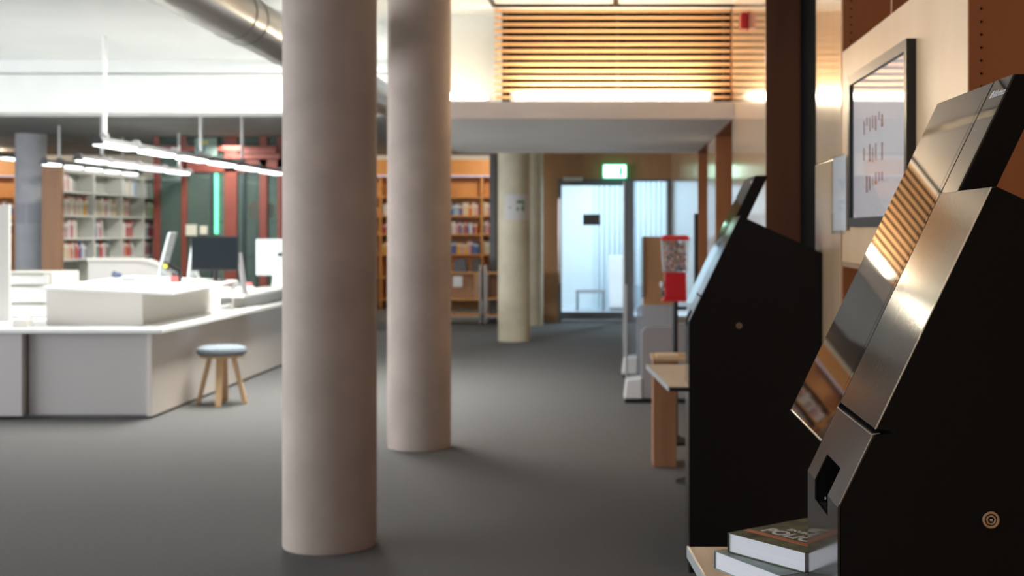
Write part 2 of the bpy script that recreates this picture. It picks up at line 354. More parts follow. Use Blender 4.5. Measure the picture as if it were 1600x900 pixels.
# ================================================================= COLUMNS
def column(x, y, r, h, m, label, group=None, base=True):
    prof = [(r-.004, 0), (r, .012), (r, .6)] + [(r, h-.01)]
    o = MB().lathe(prof, (x, y, 0), n=64).build('round_column', m, smooth=True, org=(x, y, 0)); tag(o, label, 'column', group); return o
column(-1.365, 6.42, .2215, 3.245, CONC, 'nearest round concrete column, beige and standing on the open carpet')
column(-1.362, 9.32, .2185, 3.245, CONC, 'second round concrete column, just behind the nearest one')
column(-1.38, 18.25, .217, 2.945, CONCL, 'pale yellowish round column with a white notice on it')
column(-1.36, 21.2, .213, 2.945, CONCL, 'round column half hidden behind the pale one with the notice')
column(-8.70, 20.0, .22, 2.945, CONCG, 'grey round column at the far left beside the white bookcase')
def curved_sheet(x, y, r, a0, a1, z0, z1):
    mb = MB(); n = 10
    for i in range(n):
        t0 = a0+(a1-a0)*i/n; t1 = a0+(a1-a0)*(i+1)/n
        q = [(x+rr*math.sin(t), y-rr*math.cos(t), z) for z in (z0, z1) for t in (t0, t1) for rr in (r, r+.002)]
        mb.add(q, [(0, 1, 3, 2), (4, 6, 7, 5), (0, 4, 5, 1), (2, 3, 7, 6), (0, 2, 6, 4), (1, 5, 7, 3)])
    return mb
t = thing('column_notice', (-1.38, 18.03, 1.6), 'white paper notice with a green printed symbol taped round the pale column', 'notice')
curved_sheet(-1.38, 18.25, .2175, R(-28), R(72), 1.64, 1.985).build('sheet', PAPER, t)
curved_sheet(-1.38, 18.25, .2196, R(14), R(42), 1.865, 1.90).build('green_mark', GREENI, t)
curved_sheet(-1.38, 18.25, .2196, R(14), R(20), 1.765, 1.81).build('green_mark', GREENI, t)
curved_sheet(-1.38, 18.25, .2196, R(32), R(42), 1.765, 1.82).build('green_mark', GREENI, t)
curved_sheet(-1.38, 18.25, .2196, R(38), R(42), 1.81, 1.87).build('green_mark', GREENI, t)
curved_sheet(-1.38, 18.25, .2196, R(-14), R(-6), 1.80, 1.815).build('grey_mark', GREYI, t)
for k, (a0, a1, l) in enumerate(((-52, 4, 'left paper sheet taped on the grey column at the far left'), (10, 62, 'right paper sheet taped on the grey column at the far left'))):
    tag(curved_sheet(-8.70, 20.0, .2205, R(a0), R(a1), 1.60, 1.90).build('column_poster', mat('poster_grey', (.55, .56, .62), .7)), l, 'poster')

# ================================================================= OVERHEAD
t = thing('ventilation_duct', (-2.26, 6, 2.78), 'round steel ventilation duct running under the ceiling at the left', 'duct')
MB().tube((-2.26, -4.5, 2.78), (-2.26, 13.6, 2.78), .155, n=48).build('pipe', STEEL, t, smooth=True)
for y in (2.0, 5.0, 7.9, 8.15, 9.1, 11.2):
    MB().tube((-2.26, y-.012, 2.78), (-2.26, y+.012, 2.78), .160, n=48).build('joint_ring', STEEL, t, smooth=True)
for y in (3.5, 9.8):
    MB().tube((-2.26, y, 2.93), (-2.26, y, 3.249), .006, n=8).build('hanger', GREYM, t)

t = thing('ceiling_lamp', (-2.95, 12.0, 3.2), 'flat bright rooflight panel in the white ceiling above the issue desk aisle', 'lamp')
MB().box(-3.32, -2.58, 10.68, 13.32, 3.215, 3.249).build('frame', WHITEP, t); MB().box(-3.28, -2.62, 10.72, 13.28, 3.210, 3.2145).build('diffuser', TUBEC, t)
t = thing('slatted_grille', (0, 10.6, 2.487), 'large grille of horizontal orange wooden slats above the soffit', 'slatted panel')
n = 15; z0 = 2.50; z1 = 3.235
for k in range(n):
    z = z0+(z1-z0)*k/(n-1)
    MB().box(-.925, WX-.003, 10.62, 10.66, z-.0115, z+.0115).box(-.955, -.915, 10.58, 10.66, z-.012, z+.010).build('slat', SLAT, t, bevel=.003)
for x in (-.90, 0, .85): MB().box(x, x+.03, 10.66, 10.70, 2.488, 3.245).build('support_batten', BLACK, t)
t = thing('ledge_lamp', (0, 10.5, 2.486), 'long glowing tube lamp lying on the ledge below the wooden slats', 'lamp')
MB().tube((-.78, 10.47, 2.545), (.72, 10.47, 2.545), .028, n=16).build('tube', TUBEW, t, smooth=True)
MB().box(-.82, .76, 10.44, 10.50, 2.486, 2.512).build('housing', WHITEP, t, bevel=.003)
for x in (-.8, .74): MB().box(x-.02, x+.02, 10.44, 10.50, 2.512, 2.575).build('socket', WHITEP, t)
t = thing('ledge_lamp', (-1.3, 10.5, 2.486), 'short tube lamp on the ledge left of the wooden slats', 'lamp')
MB().tube((-1.65, 10.47, 2.545), (-1.0, 10.47, 2.545), .026, n=16).build('tube', TUBEW, t, smooth=True)
MB().box(-1.68, -.97, 10.44, 10.50, 2.486, 2.512).build('housing', WHITEP, t)
t = thing('fire_alarm', (.91, 9.26, 2.93), 'small red alarm box high on the varnished panel beside the slats', 'alarm')
MB().box(.858, .905, 9.20, 9.33, 2.885, 2.995).build('casing', RED, t, bevel=.008)
MB().box(.905, .9095, 9.19, 9.34, 2.875, 3.005).build('back_plate', RED, t)

def pendant(x, y0, y1, z, n, label, rods, zc, sz=.058, group=None):
    t = thing('pendant_light', (x, y0, z), label, 'lamp', group)
    L = (y1-y0)/n
    MB().prism([(x-sz*.4, z+.06), (x+sz*.4, z+.06), (x+sz*.7, z+.012), (x-sz*.7, z+.012)], 'y', y0, y1).build('housing', mat('pendant_body', (.16, .16, .16), .6), t)
    MB().prism([(x-sz*.5, z+.075), (x+sz*.5, z+.075), (x+sz*1.15, z-.012), (x-sz*1.15, z-.012)], 'y', y0-.02, y0-.001).build('end_cap', BLACK, t)
    for k in range(n):
        a = y0+k*L+.05; b = y0+(k+1)*L-.27
        MB().box(x-sz, x+sz, a, b, z-.022, z+.011).build('diffuser', TUBEC, t, bevel=.006)
        if rods: MB().tube((x, b+.10, z+.050), (x, b+.16, z+.050), .04, n=12).build('connector', GREYM, t)
    for y, top in rods:
        MB().tube((x, y, z+.06), (x, y, top), .018 if top > 3 else .018, n=10).build('rod', WHITEP, t)
        MB().lathe([(.03, 0), (.045, .02), (.02, .05)], (x, y, z+.055), n=12).build('rod_clamp', GREYM, t)
    return t
pendant(-4.60, 11.92, 18.6, 2.275, 6, 'row of suspended linear lamps above the issue desk', ((12.1, 3.249), (14.9, 2.949), (16.55, 2.949)), 3.25)
pendant(-7.70, 18.1, 21.8, 2.40, 5, 'linear lamp row directly above the white bookcase', ((18.6, 2.949), (21.0, 2.949)), 2.95, .05)
pendant(-6.50, 16.25, 20.6, 2.36, 4, 'linear lamp row in front of the white bookcase', ((17, 2.949), (20, 2.949)), 2.95, .06)
pendant(-9.8, 20.5, 22.5, 2.66, 2, 'short linear lamp row left of the grey column', ((21, 2.949),), 2.95, .06)

# ================================================================= KIOSKS
K = .479
def kx(z): return .320+(z-1.10)*K
def make_kiosk(D, label):
    t = thing('self_service_kiosk', (.6, D, 0), label, 'kiosk', None)
    y0, ya, yb, y1 = D, D+.09, D+.22, D+.30
    back = [(.880, 0), (.905, .7), (.905, 1.40), (kx(1.56), 1.563)]
    full = [(.325, 0), (.325, 1.10), (kx(1.205)+.004, 1.205), (kx(1.205)+.03, 1.2075), (kx(1.2125)+.03, 1.2105), (kx(1.213)+.004, 1.213), (kx(1.555)+.004, 1.560)] 
    notch = [(.325, 0), (.325, 1.069), (.42, 1.055), (.42, 1.12), (kx(1.14)+.004, 1.14), (kx(1.205)+.004, 1.205), (kx(1.205)+.03, 1.2075), (kx(1.2125)+.03, 1.2105), (kx(1.213)+.004, 1.213), (kx(1.555)+.004, 1.560)]
    tail = [(kx(1.555)+.012, 1.563), (.905, 1.40), (.903, .7), (.885, 0)]
    cab = MB()
    cab.prism(full+tail, 'y', y0, ya); cab.prism(notch+tail, 'y', ya, yb); cab.prism(full+tail, 'y', yb, y1)
    cabo = cab.build('cabinet', BLACKM, t)
    # enamelled front: upper strip and lower panel with its slot
    def skin(zs, d=.0035):
        a = [(kx(z) if z > 1.10 else .320, z) for z in zs]
        return a + [(x+d, z) for x, z in reversed(a)]
    MB().prism(skin([1.2135, 1.5625]), 'y', y0, y1).build('upper_front_panel', METALF, t, bevel=.0008)
    lp = MB(); lp.prism(skin([.0, 1.10, 1.204]), 'y', y0, ya); lp.prism(skin([.0, 1.10, 1.204]), 'y', yb, y1)
    lp.prism(skin([.0, 1.069]), 'y', ya, yb); lp.prism(skin([1.141, 1.204]), 'y', ya, yb)
    lp.build('lower_front_panel', METALL, t)
    MB().box(.335, .418, ya+.001, yb-.001, 1.06, 1.062).build('slot_floor', VOID, t)
    MB().tube((.336, ya+.118, 1.0705), (.336, ya+.118, 1.0745), .0022, n=10).build('screw', CHROME, t)
    # bright folded edge between the panels; near-edge chrome strips added as the chamfer's highlight
    MB().prism([(kx(1.205)-.0015, 1.2045), (kx(1.205)+.012, 1.2075), (kx(1.205)-.0015, 1.2065)], 'y', y0, y1).build('edge_trim_glint', CHROME, t)
    MB().prism([(kx(1.2135)-.0008, 1.2135), (kx(1.5625)-.0008, 1.5625), (kx(1.5625)+.0012, 1.5625), (kx(1.2135)+.0012, 1.2135)], 'y', D-.0012, D+.0004).build('edge_trim_glint', CHROME, t)
    MB().prism([(kx(1.105)-.0008, 1.105), (kx(1.204)-.0008, 1.204), (kx(1.204)+.0008, 1.204), (kx(1.105)+.0008, 1.105)], 'y', D-.0008, D+.0003).build('edge_trim_glint', CHROME, t)
    # key lock on the near side
    def disc(r0, r1, d0, d1, n=32):
        mb = MB(); q = []
        for k in range(n):
            a = 2*math.pi*k/n
            for rr in (r0, r1):
                for dd in (d0, d1): q.append((.5405+rr*math.cos(a), D-dd, 1.083+rr*math.sin(a)))
        fs = []
        for k in range(n):
            a = k*4; b = ((k+1) % n)*4
            fs += [(a, a+1, b+1, b), (a+2, b+2, b+3, a+3), (a+1, a+3, b+3, b+1), (a, b, b+2, a+2)]
        return mb.add(q, fs)
    lko = disc(.0085, .0125, 0, .004).build('key_lock', BRASS, t, bevel=.0006)
    sub(disc(.0045, .0072, 0, .0045).build('lock_core', BRASS, t, bevel=.0005), lko)
    sub(MB().box(.5385, .5425, D-.0045, D, 1.0815, 1.0845).build('keyhole_pin', CHROME, t), lko)
    # tall tilted display: long glass with a short side strip at the top
    th = .055; g0 = D+.303; g1 = D+.695; s0 = D+.190
    def slab(za, zb, off=0, tt=th): return [(kx(za)+off, za), (kx(zb)+off, zb), (kx(zb)+off+tt, zb), (kx(za)+off+tt, za)]
    ho = MB(); ho.prism(slab(1.150, 1.748, .004), 'y', g0, g1); ho.prism(slab(1.548, 1.748, .004), 'y', s0, g0)
    ho.build('display_housing', BLACKM, t, bevel=.002)
    MB().prism(slab(1.150, 1.748, 0, .004), 'y', g0, g1).build('screen_glass', GLASSB, t, bevel=.001)
    MB().prism(slab(1.560, 1.748, 0, .004), 'y', s0, g0-.006).build('side_strip', GLASSB, t, bevel=.001)
    MB().prism(slab(1.20, 1.722, -.0002, .001), 'y', g0+.02, g1-.022).build('display', GLASSD, t)
    MB().prism([(kx(1.15)-.002, 1.1478), (kx(1.15)+.01, 1.1478), (kx(1.15)+.004, 1.1500), (kx(1.15)-.002, 1.1500)], 'y', g0, g1).build('edge_trim_glint', CHROME, t)
    MB().box(.50, .70, y1, y1+.30, 1.22, 1.42).build('display_arm', BLACK, t)
    # book shelf with its support
    poly = [(.235, y0), (.319, y0), (.319, y1+.001), (.84, y1+.001), (.84, D+.955), (.158, D+.955)]
    MB().prism(poly, 'z', .795, .8125).build('shelf_underside', BLACK, t)
    MB().prism(poly, 'z', .8125, .8185).build('shelf_top', SHELFT, t)
    MB().prism([(.230, y0-.002), (.235, y0-.002), (.158, D+.957), (.153, D+.957)], 'z', .796, .820).build('shelf_edge', SILVER, t)
    MB().box(.42, .84, y1+.001, D+.90, 0, .795).build('pedestal', BLACKM, t)
    # maker's lettering on the side strip
    z = 1.716; xd = Vector((0, -1, 0)); yd = Vector((K, 0, 1)).normalized(); nrm = xd.cross(yd)
    org = Vector((kx(z), s0+.084, z)) + nrm*.0008
    text('logo_lettering', 'bibliotheca', .0185, WHITEI, t, org + xd*.013, xd, yd, .0001, bold=0, sx=.92)
    lm = MB()
    for q in range(3):
        a = org + xd*(.001+.0035*q); b = a + yd*(.010+.002*q) + xd*.004
        u_ = xd*.0018
        lm.add([a, a+u_, b+u_, b, a+nrm*.0003, a+u_+nrm*.0003, b+u_+nrm*.0003, b+nrm*.0003], [(0, 1, 2, 3), (4, 5, 6, 7), (0, 1, 5, 4), (1, 2, 6, 5), (2, 3, 7, 6), (3, 0, 4, 7)])
    lm.build('logo_mark', WHITEI, t)
    return t
k1 = make_kiosk(1.939, 'nearest black self-service kiosk with large sloping glossy screen')
k2 = copy_tree(k1); k2.location = (.6, 5.885, 0)
tag(k2, 'farther black self-service kiosk standing on the carpet behind the nearest one', 'kiosk')

# ---- books on the near kiosk's shelf
def make_book(name, cx, cy, ang, wdt, dep, z, th, cover, label, group=None, soft=.0012):
    """big book: cover boards, page block; local x along the lower edge"""
    t = thing(name, (cx, cy, z), label, 'book', group); t.rotation_euler = (0, 0, ang)
    t['org'] = (0, 0, 0)
    cv = MB(); cv.box(0, wdt, 0, dep, 0, soft); cv.box(0, wdt, 0, dep, th-soft, th); cv.box(-soft, 0, 0, dep, 0, th)
    cv.build('cover', cover, t, bevel=.0004)
    MB().box(0, wdt-.003, .003, dep-.003, soft, th-soft).build('page_block', mat('page_white', (.90, .90, .94), .75, wood=((1, 1, 500), (.82, .82, .88))), t)
    return t
ang = math.atan2(-.15, .1175)
bk = make_book('paperback_book', .200, 2.392, ang, .188, .245, .9275, .0345, COVER, 'thick book with green and brown cover and white title, topmost of the stack')
MB().box(.002, .186, .034, .049, .0346, .0349).build('orange_band', ORANGEI, bk)
MB().box(.004, .10, .212, .225, .0346, .0349).build('grey_print', GREYI, bk)
for body, sz, px, py, bd in (('POLICY', .043, .022, .058, .0009), ('ENVIRONMENTAL', .0185, .048, .098, .0004), ('LAW, REGULATION AND PRACTICE', .0085, .012, .0385, .0001)):
    text('title_lettering', body, sz, WHITEI, bk, (px, py, .0347), (1, 0, 0), (0, 1, 0), .0002, bold=bd, sx=.95)
make_book('paperback_book', .176, 2.405, ang+R(-9), .20, .25, .8945, .0325, COVERG, 'book with grey-green cover lying second in the stack on the kiosk shelf')
make_book('hardback_book', .215, 2.39, ang+R(7), .155, .23, .8580, .0360, COVERD, 'dark grey book lying third in the stack on the kiosk shelf', soft=.003)
make_book('hardback_book', .196, 2.44, ang+R(-14), .17, .22, .8190, .0385, mat('cover_pale', (.55, .56, .58), .5), 'pale book at the bottom of the stack on the kiosk shelf', soft=.003)

# ================================================================= RIGHT WALL OBJECTS
t = thing('framed_picture', (.9, 4.58, 1.8), 'framed print in a black frame on the pale wooden wall panel', 'picture')
fy0, fy1, fz0, fz1 = 4.07, 5.10, 1.512, 2.082; fx0, fx1 = .880, .909; bw = .035
MB().box(fx0, fx1, fy0, fy0+bw, fz0, fz1).box(fx0, fx1, fy1-bw, fy1, fz0, fz1).box(fx0, fx1, fy0+bw, fy1-bw, fz0, fz0+bw).box(fx0, fx1, fy0+bw, fy1-bw, fz1-bw, fz1).build('frame', BLACK, t)
MB().box(.896, .906, fy0+bw, fy1-bw, fz0+bw, fz1-bw).build('print', ART, t)
mk = MB(); rnd = random.Random(3)
for r_ in range(3):
    for c_ in range(7):
        y = 4.86-.055*c_-.02; z = 1.90-.105*r_+rnd.uniform(-.01, .01)
        hgt = rnd.choice((.03, .05, .06, .045))
        if (r_, c_) in ((1, 1), (1, 5), (2, 0)): continue
        mk.box(.8945, .8959, y, y+rnd.uniform(.006, .018), z-hgt, z, 0)
        if rnd.random() < .5: mk.box(.8945, .8959, y-.01, y+.022, z-hgt-.012, z-hgt, 1)
mk.build('printed_figures', [REDI, ORANGE], t)
MB().box(.8885, .8900, fy0+bw, fy1-bw, fz0+bw, fz1-bw).build('glazing', pane('picture_glass', (.98, .98, .98)), t)
t = thing('wall_leaflet_holder', (.9, 5.45, 1.5), 'white paper sheets in a clear holder hanging left of the framed print', 'leaflet holder')
MB().box(.893, .8955, 5.22, 5.52, 1.50, 1.795).build('paper_sheet', PAPER, t)
MB().box(.888, .8900, 5.20, 5.54, 1.485, 1.80).build('clear_cover', GLASSC, t)
MB().box(.8955, .9055, 5.25, 5.50, 1.50, 1.78).build('back_plate', WHITEP, t)

# ================================================================= PASSAGE
t = thing('wooden_box_stand', (.31, 8.65, 0), 'narrow pine box stand behind the farther kiosk', 'stand')
MB().box(.237, .385, 8.5, 8.80, 0, .672).build('box_body', PINE, t, bevel=.004)
MB().box(.228, .46, 8.49, 8.86, .672, .692).build('top_board', BEECH, t, bevel=.003)
tag(MB().box(.26, .40, 8.55, 8.75, .6925, .705).build('leaflet_pile', mat('leaflet', (.72, .60, .42), .7), bevel=.002), 'small pile of leaflets on top of the narrow pine stand', 'leaflets')

t = thing('gumball_machine', (.42, 9.5, 0), 'red gumball machine with clear bowl on a black pole', 'gumball machine')
MB().lathe([(.14, 0), (.14, .02), (.05, .035), (.02, .06)], (.42, 9.5, 0), n=32).build('foot', BLACK, t, smooth=True)
MB().tube((.42, 9.5, .04), (.42, 9.5, 1.0), .02, n=16).tube((.42, 9.5, .95), (.50, 9.5, .95), .012, n=10).build('pole', BLACK, t, smooth=True)
def frus(mb, x, y, z0_, z1_, a, b):
    mb.add([(x-a, y-a, z0_), (x+a, y-a, z0_), (x+a, y+a, z0_), (x-a, y+a, z0_), (x-b, y-b, z1_), (x+b, y-b, z1_), (x+b, y+b, z1_), (x-b, y+b, z1_)], [(3, 2, 1, 0), (4, 5, 6, 7), (0, 1, 5, 4), (1, 2, 6, 5), (2, 3, 7, 6), (3, 0, 4, 7)]); return mb
cb_ = frus(MB(), .42, 9.5, 1.02, 1.205, .078, .075).build('coin_body', RED, t, bevel=.008)
frus(MB(), .42, 9.5, 1.0, 1.02, .098, .085).build('base_plate', RED, t, bevel=.004)
o = frus(MB(), .42, 9.5, 1.205, 1.43, .085, .098).build('bowl', BOWL, t, bevel=.006)
frus(MB(), .42, 9.5, 1.43, 1.465, .106, .085).build('lid', RED, t, bevel=.008)
sub(MB().tube((.32, 9.44, 1.12), (.345, 9.46, 1.12), .022, n=16).build('coin_knob', GREYM, t), cb_); sub(MB().box(.318, .345, 9.43, 9.50, 1.04, 1.08).build('chute', CHROME, t), cb_)
gb = MB(); rg = random.Random(5)
for i in range(420):
    x = .42+rg.uniform(-.07, .07); y = 9.5+rg.uniform(-.07, .07); z = 1.22+rg.random()*.195; r = .0105
    for (a, b) in ((0, 0),):
        gb.lathe([(.001, -r), (r*.7, -r*.7), (r, 0), (r*.7, r*.7), (.001, r)], (x, y, z), n=8, mi=rg.choice((0, 1, 1, 1, 2, 3, 3, 4, 5)))
g = gb.build('gumballs', GUM, t, smooth=True); g['kind'] = 'stuff'

def gate(D, x0, x1, top, tall, label, front):
    t = thing('security_gate', (x0, D, 0), label, 'security gate', 'book security gates in the passage')
    MB().box(x0+.01, x1, D, D+.5, 0, .035).build('floor_plate', BLACK, t)
    MB().prism([(x0, .035), (x0+.16, .035), (x0+.16, .215), (x0+.02, .20)], 'y', D+.01, D+.30).build('foot_cover', WHITEP, t, bevel=.012)
    MB().prism([(x0+.15, .04), (x1, .04), (x1, top), (x0+.19, top), (x0+.15, top-.04)], 'y', D+.02, D+.07).build('lower_panel', front, t, bevel=.008)
    for q in (0,):
        MB().box(x0+.02, x0+.16, D+.12, D+.14, .2, tall).build('acrylic_pane', ACRYL, t)
        MB().box(x0+.015, x0+.035, D+.10, D+.16, .2, tall+.005).build('edge_profile', mat('gate_profile', (.55, .56, .58), .3, metal=.6), t, bevel=.004)
    return t
gate(11.67, .07, .62, .66, 1.02, 'nearer security gate with grey lower panel behind the pine stand', mat('gate_grey', (.36, .34, .345), .5))
gate(13.65, .062, .62, .74, 2.0, 'farther security gate with frosted lower panel and tall clear pane', FROST)
t = thing('display_stand', (.5, 15.3, 0), 'brown wooden display stand with shiny spiral edge behind the gumball machine', 'display stand')
MB().box(.31, .70, 15.2, 15.5, 0, 1.43).build('board', WOODB, t, bevel=.004)
sp = MB()
for k in range(28): sp.tube((.285+.01*(k % 2), 15.18, .75+k*.0245), (.325, 15.18, .765+k*.0245), .008, n=6)
sp.build('spiral_edge', CHROME, t)
t = thing('floor_pole', (.478, 8.0, 0), 'thin black pole standing upright just behind the farther kiosk', 'pole')
MB().tube((.478, 8.0, .02), (.478, 8.0, 1.60), .013, n=12).build('pole', BLACK, t); MB().lathe([(.12, 0), (.12, .015), (.03, .03)], (.478, 8.0, 0), n=24).build('foot', BLACK, t, smooth=True)

# ================================================================= ISSUE DESK
t = thing('issue_desk', (-5, 11, 0), 'long cream issue desk with white worktop at the left', 'desk')
MB().prism([(-7.2, 10.60), (-3.58, 10.60), (-3.58, 17.0), (-7.2, 17.0)], 'z', .688, .72).build('worktop', WTOP, t, bevel=.003)
MB().box(-7.2, -4.70, 10.64, 10.9, .03, .688).build('front_cabinet', DESKP, t, bevel=.003)
MB().box(-4.68, -3.692, 10.72, 10.9, .03, .688).build('front_panel', DESKP, t, bevel=.002)
MB().box(-3.73, -3.69, 10.69, 12.90, .02, .688).build('side_panel', DESKW, t, bevel=.002)
MB().box(-3.73, -3.69, 12.912, 16.95, .02, .688).build('side_panel', DESKW, t, bevel=.002)
MB().box(-7.1, -3.76, 10.92, 16.9, 0, .686).build('carcass', CREAM, t)
MB().box(-7.1, -3.76, 10.80, 10.92, 0, .03).build('plinth', GREYM, t)
# raised counter: its top leans slightly
t = thing('raised_counter', (-4.2, 11.8, .72), 'raised cream counter box with a bright white top on the issue desk', 'counter')
MB().add([(-4.68, 11.05, .722), (-3.89, 11.05, .722), (-3.89, 12.95, .722), (-4.68, 12.95, .722), (-4.68, 11.05, 1.018), (-3.89, 11.05, .983), (-3.89, 12.95, 1.016), (-4.68, 12.95, 1.045)],
         [(3, 2, 1, 0), (4, 5, 6, 7), (0, 1, 5, 4), (1, 2, 6, 5), (2, 3, 7, 6), (3, 0, 4, 7)]).build('counter_body', CREAM, t)
top = [(-4.72, 10.96, 1.040), (-3.60, 10.93, .994), (-3.60, 12.80, 1.026), (-4.66, 12.95, 1.066)]
MB().add([(x, y, z-.022) for x, y, z in top]+top, [(3, 2, 1, 0), (4, 5, 6, 7), (0, 1, 5, 4), (1, 2, 6, 5), (2, 3, 7, 6), (3, 0, 4, 7)]).build('counter_top', WTOP, t, bevel=.002)
# second station
t = thing('service_station', (-3.8, 14, .72), 'low white service shelf on lit legs at the right end of the issue desk', 'counter')
MB().box(-3.93, -3.615, 13.08, 16.6, .845, .875).build('shelf_top', WTOP, t, bevel=.003)
MB().box(-3.76, -3.74, 13.15, 16.6, .722, .845).build('back_panel', CREAMG, t)
for y in (13.09, 14.62): MB().box(-3.93, -3.87, y, y+.05, .722, .845).build('lit_leg', LEDLEG, t)
MB().box(-3.72, -3.60, 13.10, 13.6, .7215, .735).build('lower_ledge', WTOP, t)

t = thing('tissue_box', (-5.05, 10.9, .72), 'small white tissue box on the left end of the issue desk', 'box')
MB().box(-4.86, -4.735, 10.82, 10.93, .7215, .775).build('carton', CREAM, t, bevel=.002); MB().add([(-4.85, 10.83, .7755), (-4.745, 10.83, .7755), (-4.745, 10.92, .7755), (-4.85, 10.92, .7755), (-4.80, 10.87, .81), (-4.75, 10.88, .815)], [(0, 1, 2, 3), (0, 1, 5, 4), (1, 2, 5), (2, 3, 4, 5), (3, 0, 4)]).build('tissue', PAPER, t)

# tops of the raised counter at a point
def ctop(x, y): return .996+(-3.60-x)*.041+(y-10.93)*.0172
# barcode scanner
x, y = -4.42, 11.9; z = ctop(x, y)+.001
t = thing('barcode_scanner', (x, y, z), 'small silver barcode scanner with cable on the raised counter', 'scanner')
MB().lathe([(.035, 0), (.035, .008), (.01, .02), (.01, .05)], (x, y, z), n=20).build('foot', SILVER, t, smooth=True)
MB().tube((x-.012, y-.03, z+.065), (x+.02, y+.03, z+.055), .03, .024, n=16).build('head', mat('scanner_blue', (.07, .09, .16), .5), t, smooth=True)
MB().box(x+.05, x+.17, y-.02, y+.03, z+.004, z+.032).build('handle', GREYM, t, bevel=.01)
# card reader / angled sign
x, y = -3.98, 12.1; z = ctop(x, y)+.001
t = thing('counter_sign', (x, y, z), 'angled black sign with yellow and white printing on the raised counter', 'sign')
pl = [(x-.10, z+.165), (x+.055, z+.075), (x+.055, z), (x+.04, z), (x+.0, z+.06), (x-.11, z+.13)]
MB().prism([(x-.085, z+.19), (x-.115, z+.14), (x+.045, z+.055), (x+.065, z+.11)], 'y', y, y+.035).build('board', BLACKM, t, bevel=.003)
MB().box(x+.045, x+.066, y+.005, y+.03, z, z+.09).build('post', BLACK, t)
tx = text('lettering', 'INFO', .040, GREYI, t, (x-.05, y-.001, z+.107), (.87, 0, -.49), (.49, 0, .87), .0003, bold=.001)
yd_ = MB().tube((x-.075, y-.002, z+.145), (x-.075, y, z+.145), .020, n=16).build('yellow_dot', YELLOW, t)
tag(MB().box(x-.035, x+.038, y+.006, y+.06, z, z+.055).build('red_card_box', mat('red_card', (.75, .14, .14), .5), bevel=.003), 'small red card box under the angled black counter sign', 'box')
tag(MB().box(-4.10, -3.93, 11.75, 11.85, ctop(-4.02, 11.8)+.001, ctop(-4.02, 11.8)+.012).build('tablet', mat('tablet_teal', (.12, .32, .32), .3), bevel=.003), 'flat dark tablet lying on the raised counter', 'tablet')
# dark monitor
x, y = -3.735, 12.50; zb = ctop(x, y)+.001
t = thing('desktop_monitor', (x, y, zb), 'black desktop monitor facing the room from the raised counter', 'monitor')
o = MB().box(x-.215, x+.225, y, y+.03, 1.125, 1.445).build('display_case', BLACK, t, bevel=.004); MB().box(x-.205, x+.215, y-.002, y, 1.14, 1.435).build('screen', SCREEN_OFF, t)
MB().tube((x, y+.045, zb+.008), (x, y+.045, 1.20), .018, n=12).build('stand_post', BLACK, t); MB().box(x-.09, x+.09, y-.03, y+.11, zb, zb+.01).build('stand_foot', BLACK, t, bevel=.003)
# staff side desks and computers
t = thing('staff_desk', (-4.9, 13.9, .72), 'low white staff shelf behind the raised counter', 'desk')
MB().box(-5.6, -4.05, 13.3, 14.7, .86, .89).build('desktop', WTOP, t, bevel=.003)
for xx in (-5.5, -4.15): MB().box(xx-.02, xx+.02, 13.4, 14.6, .722, .86).build('leg', GREYM, t)
def imac(x, y, z, ang, label, wd=.53, hg=.40, logo=True, tilt=0.0):
    t = thing('all_in_one_computer', (0, 0, 0), label, 'computer'); t['org'] = (0, 0, 0)
    MB().box(-wd/2, wd/2, -.012, .012, .13, .13+hg).build('case', SILVER, t, bevel=.009)
    MB().box(-wd/2+.01, wd/2-.01, .0125, .015, .14, .12+hg).build('screen', BLACK, t)
    MB().prism([(-.11, .0), (.06, 0), (.05, .006), (-.10, .01), (-.03, .22), (-.014, .22), (-.04, .16)], 'x', -.07, .07).build('stand', SILVER, t)
    if logo:
        lg = MB()
        for a, b, r in ((-.011, 0, .018), (.011, 0, .018), (0, -.008, .017)): lg.tube((a, -.0135, .36+b), (a, -.0125, .36+b), r, n=20)
        lg.prism([(0, .384), (.004, .395), (.014, .402), (.010, .390)], 'y', -.0135, -.0125)
        lg.build('logo', mat('logo_dark', (.05, .07, .07), .3), t)
    for ch in t.children:
        if ch.name.split('.')[0] in ('case', 'screen', 'logo'):
            for v in ch.data.vertices: v.co.y -= (v.co.z-.13)*tilt
    t.location = (x, y, z); t.rotation_euler = (0, 0, ang)
    return t
imac(-3.68, 14.75, .8765, R(0), 'silver all-in-one computer seen from behind at the right end of the desk')
imac(-4.70, 13.9, .8915, R(101), 'slim silver computer seen edge-on behind the angled black sign', hg=.46, tilt=.25)
imac(-4.36, 13.85, .8915, R(98), 'silver computer seen edge-on just left of the black monitor', hg=.36, tilt=.12)
# phone and small things at the end
tag(MB().lathe([(.028, 0), (.032, .05), (.030, .085)], (-3.79, 13.9, .8760), n=20).build('red_cup', mat('cup_red', (.8, .2, .2), .4), smooth=True), 'small red cup beside the silver computer', 'cup')
t = thing('desk_telephone', (-3.72, 13.6, .876), 'white desk telephone on the low service shelf', 'telephone')
MB().prism([(13.45, .8765), (13.70, .8765), (13.70, .93), (13.45, .89)], 'x', -3.86, -3.68).build('body', WHITEP, t, bevel=.004)
MB().tube((-3.84, 13.45, .93), (-3.84, 13.68, .955), .018, n=10).build('handset', GREYM, t)
# document stand (grey slanted)
t = thing('document_stand', (-3.66, 13.2, .876), 'slanted grey document stand right of the black monitor', 'stand')
MB().prism([(-3.715, 1.28), (-3.695, 1.28), (-3.635, .884), (-3.66, .884)], 'y', 13.16, 13.28).build('board', GREYM, t, bevel=.003)
MB().box(-3.74, -3.62, 13.15, 13.30, .876, .883).build('foot', GREYM, t)


